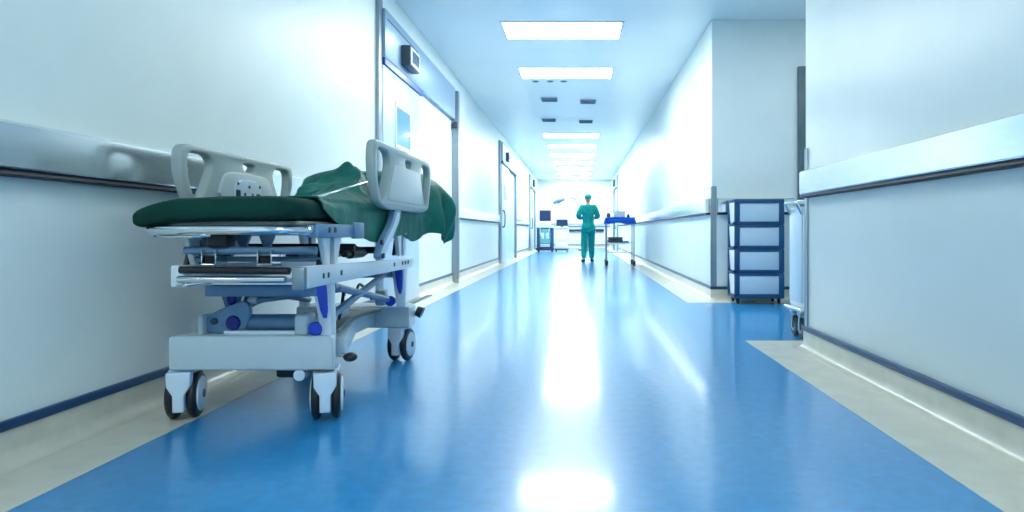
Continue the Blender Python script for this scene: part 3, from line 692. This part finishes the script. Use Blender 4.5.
# ------------------------------------------------------------------ two-shelf steel instrument cart and what stands on it
qx0, qx1, qy0, qy1 = .63, 1.25, 14.55, 15.1
Q = thing('instrument_cart', 'two-shelf steel cart on casters by the far right wall', 'cart', ((qx0 + qx1) / 2, (qy0 + qy1) / 2, 0))
for x in (qx0, qx1):
    for y in (qy0, qy1):
        bm = B(); tube(bm, [(x, y, .11), (x, y, 1.07)], .014); obj('post', bm, 'steel_dull', Q)
        c = bpy.data.objects.new('caster', None); COL.objects.link(c); c.parent = Q; c.location = Vector((x, y, 0)) - Vector(Q.location)
        bm = B(); lathe(bm, [(.02, -.022), (.055, -.022), (.062, -.01), (.062, .01), (.055, .022), (.02, .022)], (0, -.01, .062), 'x', 24); obj('wheel', bm, 'rubber', c, world=False)
        bm = B(); box(bm, -.034, .034, -.035, .03, .105, .13, .004); box(bm, -.034, -.026, -.025, .01, .05, .12); box(bm, .026, .034, -.025, .01, .05, .12); obj('fork', bm, 'darkgrey', c, world=False)
for z in (1.045, .50):
    bm = B(); box(bm, qx0, qx1, qy0, qy1, z, z + .018, .004); box(bm, qx0, qx1, qy0 - .008, qy0 + .006, z, z + .035, .003, 1); box(bm, qx0, qx1, qy1 - .006, qy1 + .008, z, z + .035, .003, 1)
    obj('shelf', bm, 'steel', Q)
bm = B(); tube(bm, [(qx1, qy0, .30), (qx1, qy1, .30)], .009); tube(bm, [(qx0, qy0, .30), (qx0, qy1, .30)], .009); tube(bm, [(qx0, qy1, .30), (qx1, qy1, .30)], .009); obj('brace', bm, 'chrome', Q)
# blue drape over the top shelf
bm = B(); t = bmesh.new(); n = 26
v = [[None] * (n + 1) for _ in range(n + 1)]
dx0, dx1, dy0, dy1 = qx0 - .04, qx1 + .04, qy0 - .04, qy1 + .04
for i in range(n + 1):
    for j in range(n + 1):
        u, w = i / n, j / n
        e = max(abs(u - .5), abs(w - .5)) * 2
        z = 1.11 - (.13 + .018 * math.sin(9 * u + 13 * w)) * ss(.93, 1, e) + .008 * noise.noise(Vector((u * 5, w * 5, 2)))
        k = .97 + .03 * ss(.7, .8, e)
        v[i][j] = t.verts.new(((dx0 + dx1) / 2 + (u - .5) * (dx1 - dx0) * k * 1.02, (dy0 + dy1) / 2 + (w - .5) * (dy1 - dy0) * k * 1.02, z))
for i in range(n):
    for j in range(n): t.faces.new((v[i][j], v[i + 1][j], v[i + 1][j + 1], v[i][j + 1]))
merge(bm, t)
o = obj('drape', bm, 'cloth_blue', at=(.94, 14.8, 1.085), sharp=80); md = o.modifiers.new('thickness', 'SOLIDIFY'); md.thickness = .006
tag(o, 'bright blue cloth drape over the top shelf of the steel cart', 'drape')
bm = B(); box(bm, .80, 1.06, 14.72, 14.98, 1.117, 1.245, .015, 3); o = obj('storage_box', bm, 'white', at=(.93, 14.85, 1.117)); tag(o, 'white box standing on the blue drape of the steel cart', 'box')
bm = B(); box(bm, .79, 1.07, 14.71, 14.99, 1.233, 1.255, .008); obj('lid', bm, 'paleblue', o)
bm = B(); lathe(bm, [(.04, 0), (.045, .01), (.045, .07), (.03, .085), (.03, .10), (.001, .10)], (.68, 14.75, 1.117), n=20); tag(obj('jar', bm, 'darkgrey', at=(.68, 14.75, 1.117)), 'dark jar at the left end of the blue draped cart top', 'jar')
bm = B(); lathe(bm, [(.03, 0), (.034, .008), (.034, .05), (.02, .06), (.02, .075), (.001, .075)], (1.13, 14.7, 1.117), n=20); tag(obj('jar', bm, 'darknavy', at=(1.13, 14.7, 1.117)), 'small dark jar at the right end of the blue draped cart top', 'jar')
for k, (x0, x1, z, h) in enumerate(((.66, 1.01, .52, .075), (.67, 1.0, .596, .065))):
    bm = B(); box(bm, x0, x1, 14.6, 14.95, z, z + h, .02, 3)
    for q in range(3): box(bm, x0 + .02 + q * .1, x0 + .1 + q * .1, 14.588, 14.61, z + .012, z + h - .012, .006)
    tag(obj('folded_towel', bm, 'darkgrey', at=(.83, 14.8, z)), 'dark folded towel on the lower cart shelf, ' + ('bottom of its stack' if k == 0 else 'top of its stack'), 'towel', 'dark towels on the cart')
bm = B(); box(bm, 1.03, 1.14, 14.6, 14.9, .52, .57, .015, 3); tag(obj('folded_towel', bm, 'cloth_blue', at=(1.08, 14.75, .52)), 'blue folded towel on the lower cart shelf', 'towel')

# ------------------------------------------------------------------ machines at the far end
A = thing('anesthesia_machine', 'dark blue medical machine on wheels with a monitor on top at the corridor end', 'medical machine', (-1.30, 24.6, 0))
x0, x1, y0, y1 = -1.62, -.98, 24.4, 24.95
bm = B(); box(bm, x0 - .02, x1 + .02, y0 - .04, y1 + .02, .06, .16, .02, 3); obj('base', bm, 'darknavy', A)
bm = B(); box(bm, x0, x0 + .1, y0, y1, .15, .98, .02, 3); box(bm, x1 - .1, x1, y0, y1, .15, .98, .02, 3); box(bm, x0, x1, y0 + .12, y1, .15, .92, .02); obj('cabinet', bm, 'navy', A)
bm = B(); box(bm, x0 + .11, x1 - .11, y0 + .08, y0 + .125, .32, .88, .01); obj('front_panel', bm, 'tan', A)
for k in range(2):
    bm = B(); box(bm, x0 + .13, x1 - .13, y0 + .06, y0 + .085, .2 + k * .055, .24 + k * .055, .006); obj('drawer', bm, 'paleblue', A)
for x in (-1.40, -1.20):
    bm = B(); lathe(bm, [(.05, 0), (.055, .02), (.055, .2), (.03, .23), (.001, .23)], (x, y0 + .05, .50), n=20); obj('canister', bm, 'paleblue', A)
bm = B(); box(bm, x0 - .02, x1 + .02, y0 - .04, y1, .92, 1.0, .02, 3); obj('work_top', bm, 'paleblue', A)
bm = B(); box(bm, -1.50, -1.08, y0 + .1, y1 - .05, 1.0, 1.14, .03, 3); lathe(bm, [(.03, 1.14), (.03, 1.25)], (-1.30, y0 + .3, 0), n=14); obj('monitor_stand', bm, 'paleblue', A)
bm = B(); box(bm, -1.52, -1.08, y0 + .2, y0 + .26, 1.18, 1.60, .015, 3); mo = obj('monitor', bm, 'darknavy', A)
bm = B(); box(bm, -1.49, -1.11, y0 + .195, y0 + .201, 1.22, 1.57, .001, 1); obj('screen', bm, 'screen', mo)
bm = B(); tube(bm, smooth_path([(-1.5, y0 + .02, 1.0), (-1.48, y0 - .06, .9), (-1.45, y0 - .08, .6), (-1.40, y0, .55)], 3), .014); tube(bm, smooth_path([(-1.1, y0 + .02, 1.0), (-1.14, y0 - .06, .85), (-1.17, y0 - .08, .62), (-1.20, y0, .55)], 3), .014); obj('hose', bm, 'paleblue', A)
for x in (x0 + .06, x1 - .06):
    for y in (y0 + .06, y1 - .06):
        bm = B(); lathe(bm, [(.01, -.02), (.042, -.02), (.045, 0), (.042, .02), (.01, .02)], (x, y, .045), 'x', 18); box(bm, x - .02, x + .02, y - .015, y + .015, .05, .08); obj('caster', bm, 'rubber', A)
U = thing('monitor_trolley', 'white equipment trolley with a dark screen right of the dark blue machine', 'medical trolley', (-.65, 24.5, 0))
x0, x1, y0, y1 = -.93, -.40, 24.3, 24.8
bm = B(); box(bm, x0, x1, y0, y1, .06, .13, .02, 3); obj('base', bm, 'darkgrey', U)
bm = B(); box(bm, x0 + .03, x1 - .03, y0 + .03, y1, .13, .90, .03, 3); obj('cabinet', bm, 'white', U)
for k in range(3):
    bm = B(); box(bm, x0 + .06, x1 - .06, y0 + .018, y0 + .034, .18 + k * .23, .38 + k * .23, .008); obj('drawer', bm, 'white', U)
bm = B(); hexa(bm, [(x0, y0 - .05, .90), (x1, y0 - .05, .90), (x1, y1, .90), (x0, y1, .90), (x0, y0 - .05, .93), (x1, y0 - .05, .93), (x1, y1, .97), (x0, y1, .97)], .01); obj('work_top', bm, 'paleblue', U)
bm = B(); box(bm, -.70, -.60, y0 + .3, y0 + .36, .94, 1.06, .01); obj('monitor_stand', bm, 'darkgrey', U)
bm = B(); box(bm, -.87, -.43, y0 + .24, y0 + .30, 1.0, 1.25, .015, 3); mo = obj('monitor', bm, 'darknavy', U)
bm = B(); box(bm, -.845, -.455, y0 + .236, y0 + .241, 1.025, 1.225, .001, 1); obj('screen', bm, 'screen', mo)
for x in (x0 + .06, x1 - .06):
    for y in (y0 + .06, y1 - .06):
        bm = B(); lathe(bm, [(.01, -.018), (.036, -.018), (.038, 0), (.036, .018), (.01, .018)], (x, y, .038), 'x', 18); box(bm, x - .018, x + .018, y - .015, y + .015, .045, .07); obj('caster', bm, 'rubber', U)
# operating table
O = thing('operating_table', 'narrow operating table with a dark blue pad behind the walking person', 'operating table', (.30, 26.3, 0))
bm = B(); box(bm, -.02, .62, 26.0, 26.6, 0, .10, .03, 3); obj('base', bm, 'steel_dull', O)
bm = B(); box(bm, .18, .42, 26.18, 26.42, .10, .70, .02, 3); obj('column', bm, 'steel_dull', O)
bm = B(); box(bm, -.40, 1.0, 26.02, 26.58, .70, .77, .015); obj('table_frame', bm, 'steel_dull', O)
for a, b in ((-.41, .20), (.22, .66), (.68, 1.02)):
    bm = B(); box(bm, a, b, 26.0, 26.6, .77, .88, .03, 3); obj('pad', bm, 'darknavy', O)
# surgical lamp
Lp = thing('surgical_lamp', 'white two-headed surgical lamp hanging from the ceiling at the far end', 'surgical lamp', (-.10, 28.3, ZC))
bm = B(); lathe(bm, [(.12, ZC), (.12, ZC - .05), (.04, ZC - .08), (.04, 2.86), (.001, 2.86)], (-.10, 28.3, 0), n=20); obj('ceiling_mount', bm, 'white', Lp)
def head(c, tilt, path):
    bm = B(); tube(bm, smooth_path(path, 2), .018, 12); a = obj('lamp_arm', bm, 'paleblue', Lp)
    bm = B(); lathe(bm, [(.001, .10), (.10, .09), (.26, .03), (.29, -.02), (.27, -.05), (.24, -.03), (.001, -.03)], (0, 0, 0), n=32)
    bmesh.ops.rotate(bm, verts=bm.verts[:], cent=(0, 0, 0), matrix=Matrix.Rotation(math.radians(tilt[0]), 3, 'Y') @ Matrix.Rotation(math.radians(tilt[1]), 3, 'X'))
    bmesh.ops.translate(bm, verts=bm.verts[:], vec=Vector(c)); h = obj('lamp_head', bm, 'header', Lp)
    bm = B(); tube(bm, [Vector(c) + Vector((-.02, 0, -.05)), Vector(c) + Vector((.02, 0, -.16))], .022); obj('grip', bm, 'darkgrey', h)
head((-.32, 28.0, 2.34), (38, 10), [(-.10, 28.3, 2.95), (.02, 28.1, 2.75), (.02, 28.0, 2.5), (-.20, 28.0, 2.42), (-.30, 28.0, 2.42)])
head((-.88, 28.0, 2.13), (-22, -10), [(-.10, 28.3, 2.88), (-.4, 28.2, 2.72), (-.6, 28.05, 2.4), (-.75, 28.0, 2.22), (-.86, 28.0, 2.19)])

# ------------------------------------------------------------------ the walking person
PX, PY = .235, 16.5
def skin_mesh(verts, edges, radii, root=0, sub=1):
    me = bpy.data.meshes.new('tmps'); me.from_pydata(verts, edges, []); o = bpy.data.objects.new('tmps', me); COL.objects.link(o)
    md = o.modifiers.new('s', 'SKIN'); md.use_smooth_shade = True
    for i, r in enumerate(radii):
        d = me.skin_vertices[0].data[i]; d.radius = r if isinstance(r, tuple) else (r, r); d.use_root = (i == root)
    m2 = o.modifiers.new('u', 'SUBSURF'); m2.levels = sub; m2.render_levels = sub
    dg = bpy.context.evaluated_depsgraph_get(); dg.update()
    out = bpy.data.meshes.new_from_object(o.evaluated_get(dg))
    bpy.data.objects.remove(o); bpy.data.meshes.remove(me)
    return out
def chainmesh(nodes, links):
    names = list(nodes); idx = {n: i for i, n in enumerate(names)}
    return skin_mesh([nodes[n][0] for n in names], [(idx[a], idx[b]) for a, b in links], [nodes[n][1] for n in names])
def remesh(bm, voxel, smooth=4):
    me = bpy.data.meshes.new('tmpr'); bm.to_mesh(me); bm.free(); o = bpy.data.objects.new('tmpr', me); COL.objects.link(o)
    md = o.modifiers.new('r', 'REMESH'); md.mode = 'VOXEL'; md.voxel_size = voxel
    dg = bpy.context.evaluated_depsgraph_get(); dg.update()
    out = bpy.data.meshes.new_from_object(o.evaluated_get(dg)); b = B(); b.from_mesh(out)
    for _ in range(smooth): bmesh.ops.smooth_vert(b, verts=b.verts[:], factor=.5, use_axis_x=True, use_axis_y=True, use_axis_z=True)
    bpy.data.objects.remove(o); bpy.data.meshes.remove(me); bpy.data.meshes.remove(out)
    return b
per = thing('person', 'person in teal surgical scrubs and cap walking down the corridor', 'person', (PX, PY, 0))
J = dict(pel=(0, 0, .95), sp=(0, .015, 1.14), ch=(0, .02, 1.33), nb=(0, .015, 1.46), nk=(0, .03, 1.53), hd=(0, .045, 1.60))
arms = {}
for s, n in ((-1, 'l'), (1, 'r')):
    J['sh' + n] = (s * .165, .01, 1.42); J['el' + n] = (s * .262, -.02, 1.17); J['wr' + n] = (s * .15, .19, 1.11); J['pm' + n] = (s * .10, .26, 1.12)
J['hil'] = (-.09, 0, .88); J['knl'] = (-.10, .0, .50); J['anl'] = (-.11, -.17, .12)
J['hir'] = (.09, 0, .88); J['knr'] = (.09, .13, .51); J['anr'] = (.095, .20, .09)
rb = dict(pel=(.125, .09), sp=(.125, .09), ch=(.15, .10), nb=(.07, .065), nk=.052, hd=.055)
for n in 'lr': rb.update({'sh' + n: .055, 'el' + n: .042, 'wr' + n: .028, 'pm' + n: (.036, .018), 'hi' + n: .085, 'kn' + n: .058, 'an' + n: .04})
links = [('pel', 'sp'), ('sp', 'ch'), ('ch', 'nb'), ('nb', 'nk'), ('nk', 'hd')]
for n in 'lr': links += [('ch', 'sh' + n), ('sh' + n, 'el' + n), ('el' + n, 'wr' + n), ('wr' + n, 'pm' + n), ('pel', 'hi' + n), ('hi' + n, 'kn' + n), ('kn' + n, 'an' + n)]
bm = B(); me = chainmesh({k: (J[k], rb[k]) for k in J}, links); bm.from_mesh(me); bpy.data.meshes.remove(me)
# head with nose, brow, chin, ears
ell(bm, (0, .045, 1.63), (.074, .092, .112), 28); ell(bm, (0, .085, 1.565), (.045, .05, .045)); ell(bm, (0, .138, 1.615), (.013, .022, .022), 12)
ell(bm, (0, .125, 1.572), (.024, .014, .008), 12)
for s in (-1, 1): ell(bm, (s * .076, .03, 1.62), (.012, .02, .032), 12); ell(bm, (s * .03, .122, 1.65), (.022, .014, .008), 12)
# feet inside the shoes
for n, yaw in (('l', -.03), ('r', .02)):
    a = Vector(J['an' + n]); tube(bm, [a + Vector((0, -.02, -.01)), (a.x + yaw * .5, a.y + .06, .06), (a.x + yaw, a.y + .15, .035)], [.04, .04, .028], 12)
# fingers
for s, n in ((-1, 'l'), (1, 'r')):
    p = Vector(J['pm' + n])
    for k, (off, ln) in enumerate(((.027, .075), (.009, .085), (-.009, .08), (-.026, .062))):
        b = p + Vector((s * off * .8, off * .6, 0)); d = Vector((-s * .55, .8, -.12)).normalized()
        tube(bm, smooth_path([b, b + d * ln * .45 + Vector((0, 0, .0)), b + d * ln * .8 + Vector((0, 0, -.012)), b + d * ln + Vector((0, 0, -.03))], 1), [.0095, .0095, .009, .009, .0088, .0085, .008, .0075][:8], 8)
    b = p + Vector((s * .03, -.03, .008)); tube(bm, [b, b + Vector((-s * .01, .03, .03)), b + Vector((-s * .028, .055, .04))], [.012, .0105, .009], 8)
bm = remesh(bm, .0065, 3); bmesh.ops.translate(bm, verts=bm.verts[:], vec=(PX, PY, 0)); obj('body', bm, 'skin', per, sharp=80)
# scrub top
N = {k: (J[k], r) for k, r in dict(sp=(.158, .125), ch=(.195, .14), nb=(.095, .088)).items()}
N['hem'] = ((0, .0, .76), (.205, .165)); N['pel'] = ((0, 0, .93), (.195, .155))
for n in 'lr':
    N['sh' + n] = (J['sh' + n], .092); N['el' + n] = (J['el' + n], .084)
    e, w = Vector(J['el' + n]), Vector(J['wr' + n]); N['cf' + n] = (tuple(e.lerp(w, .72)), .050)
lk = [('hem', 'pel'), ('pel', 'sp'), ('sp', 'ch'), ('ch', 'nb')] + [x for n in 'lr' for x in (('ch', 'sh' + n), ('sh' + n, 'el' + n), ('el' + n, 'cf' + n))]
bm = B(); me = chainmesh(N, lk); bm.from_mesh(me); bpy.data.meshes.remove(me)
bm = remesh(bm, .012, 2)
for v in bm.verts:
    q = v.co; v.co += v.normal * (.010 * noise.noise(Vector((q.x * 9, q.y * 9, q.z * 4))))
bmesh.ops.translate(bm, verts=bm.verts[:], vec=(PX, PY, 0)); obj('scrub_top', bm, 'scrub', per, sharp=80)
# trousers
N = {'pel': ((0, 0, .95), (.175, .140))}
for n in 'lr':
    N['hi' + n] = ((J['hi' + n][0], 0, .84), (.108, .108)); N['kn' + n] = (J['kn' + n], .095)
    a = Vector(J['an' + n]); N['an' + n] = (tuple(a + Vector((0, 0, -.03))), .070)
lk = [x for n in 'lr' for x in (('pel', 'hi' + n), ('hi' + n, 'kn' + n), ('kn' + n, 'an' + n))]
bm = B(); me = chainmesh(N, lk); bm.from_mesh(me); bpy.data.meshes.remove(me)
bm = remesh(bm, .010, 2)
for v in bm.verts:
    q = v.co; v.co += v.normal * (.008 * noise.noise(Vector((q.x * 9, q.y * 9, q.z * 5)))); v.co.z = max(v.co.z, .045)
bmesh.ops.translate(bm, verts=bm.verts[:], vec=(PX, PY, 0)); obj('trousers', bm, 'scrub', per, sharp=80)
# cap
bm = B(); t = bmesh.new(); bmesh.ops.create_uvsphere(t, u_segments=28, v_segments=18, radius=1)
for v in t.verts:
    z = v.co.z; k = 1 + .03 * noise.noise(v.co * 3)
    v.co = Vector((v.co.x * .092 * k, .035 + v.co.y * .110 * k, 1.672 + (z * .088 if z > 0 else z * .058)))
merge(bm, t); bmesh.ops.translate(bm, verts=bm.verts[:], vec=(PX, PY, 0)); obj('surgical_cap', bm, 'scrub', per, sharp=80)
bm = B(); tube(bm, [(PX - .012, PY - .072, 1.645), (PX - .02, PY - .085, 1.60), (PX - .022, PY - .075, 1.55)], .006); tube(bm, [(PX + .01, PY - .072, 1.645), (PX + .02, PY - .085, 1.61), (PX + .024, PY - .078, 1.565)], .006); obj('cap_tie', bm, 'scrub', per)
for n, yaw in (('l', -.03), ('r', .02)):
    a = Vector(J['an' + n]); bm = B()
    tube(bm, smooth_path([(a.x, a.y - .07, .05), (a.x, a.y - .02, .055), (a.x + yaw * .5, a.y + .07, .05), (a.x + yaw, a.y + .15, .04), (a.x + yaw, a.y + .19, .035)], 2), [.028] + [.046] * 4 + [.047] * 6 + [.045] * 3 + [.040] * 2 + [.022] * 10, 14) if False else None
    ell(bm, (a.x + yaw * .3, a.y + .0, .045), (.045, .075, .045), 18); ell(bm, (a.x + yaw, a.y + .11, .036), (.048, .10, .036), 18)
    bmesh.ops.translate(bm, verts=bm.verts[:], vec=(PX, PY, 0)); obj('shoe', bm, 'shoe', per, sharp=80)

# ------------------------------------------------------------------ world, faint bluish ambient
w = bpy.data.worlds.new('world'); S.world = w; w.use_nodes = True
w.node_tree.nodes['Background'].inputs['Color'].default_value = (.5, .7, .8, 1); w.node_tree.nodes['Background'].inputs['Strength'].default_value = 0.05

# ------------------------------------------------------------------ camera
F = 640.0
cam = bpy.data.cameras.new('camera'); co = bpy.data.objects.new('camera', cam); COL.objects.link(co)
cam.sensor_width = 36; cam.lens = F / 1024 * 36; cam.shift_x = -(579 - 512) / 1024; cam.shift_y = -(256 - 231) / 1024
cam.clip_start = .05; cam.clip_end = 200
co.location = (0, 0, .8); co.rotation_euler = (PI / 2, 0, 0)
S.camera = co
S.view_settings.view_transform = 'Standard'; S.view_settings.look = 'None'; S.view_settings.gamma = 1; S.view_settings.use_curve_mapping = False
S.view_settings.exposure = 2.62
S.cycles.max_bounces = 10; S.cycles.diffuse_bounces = 7; S.cycles.use_denoising = True
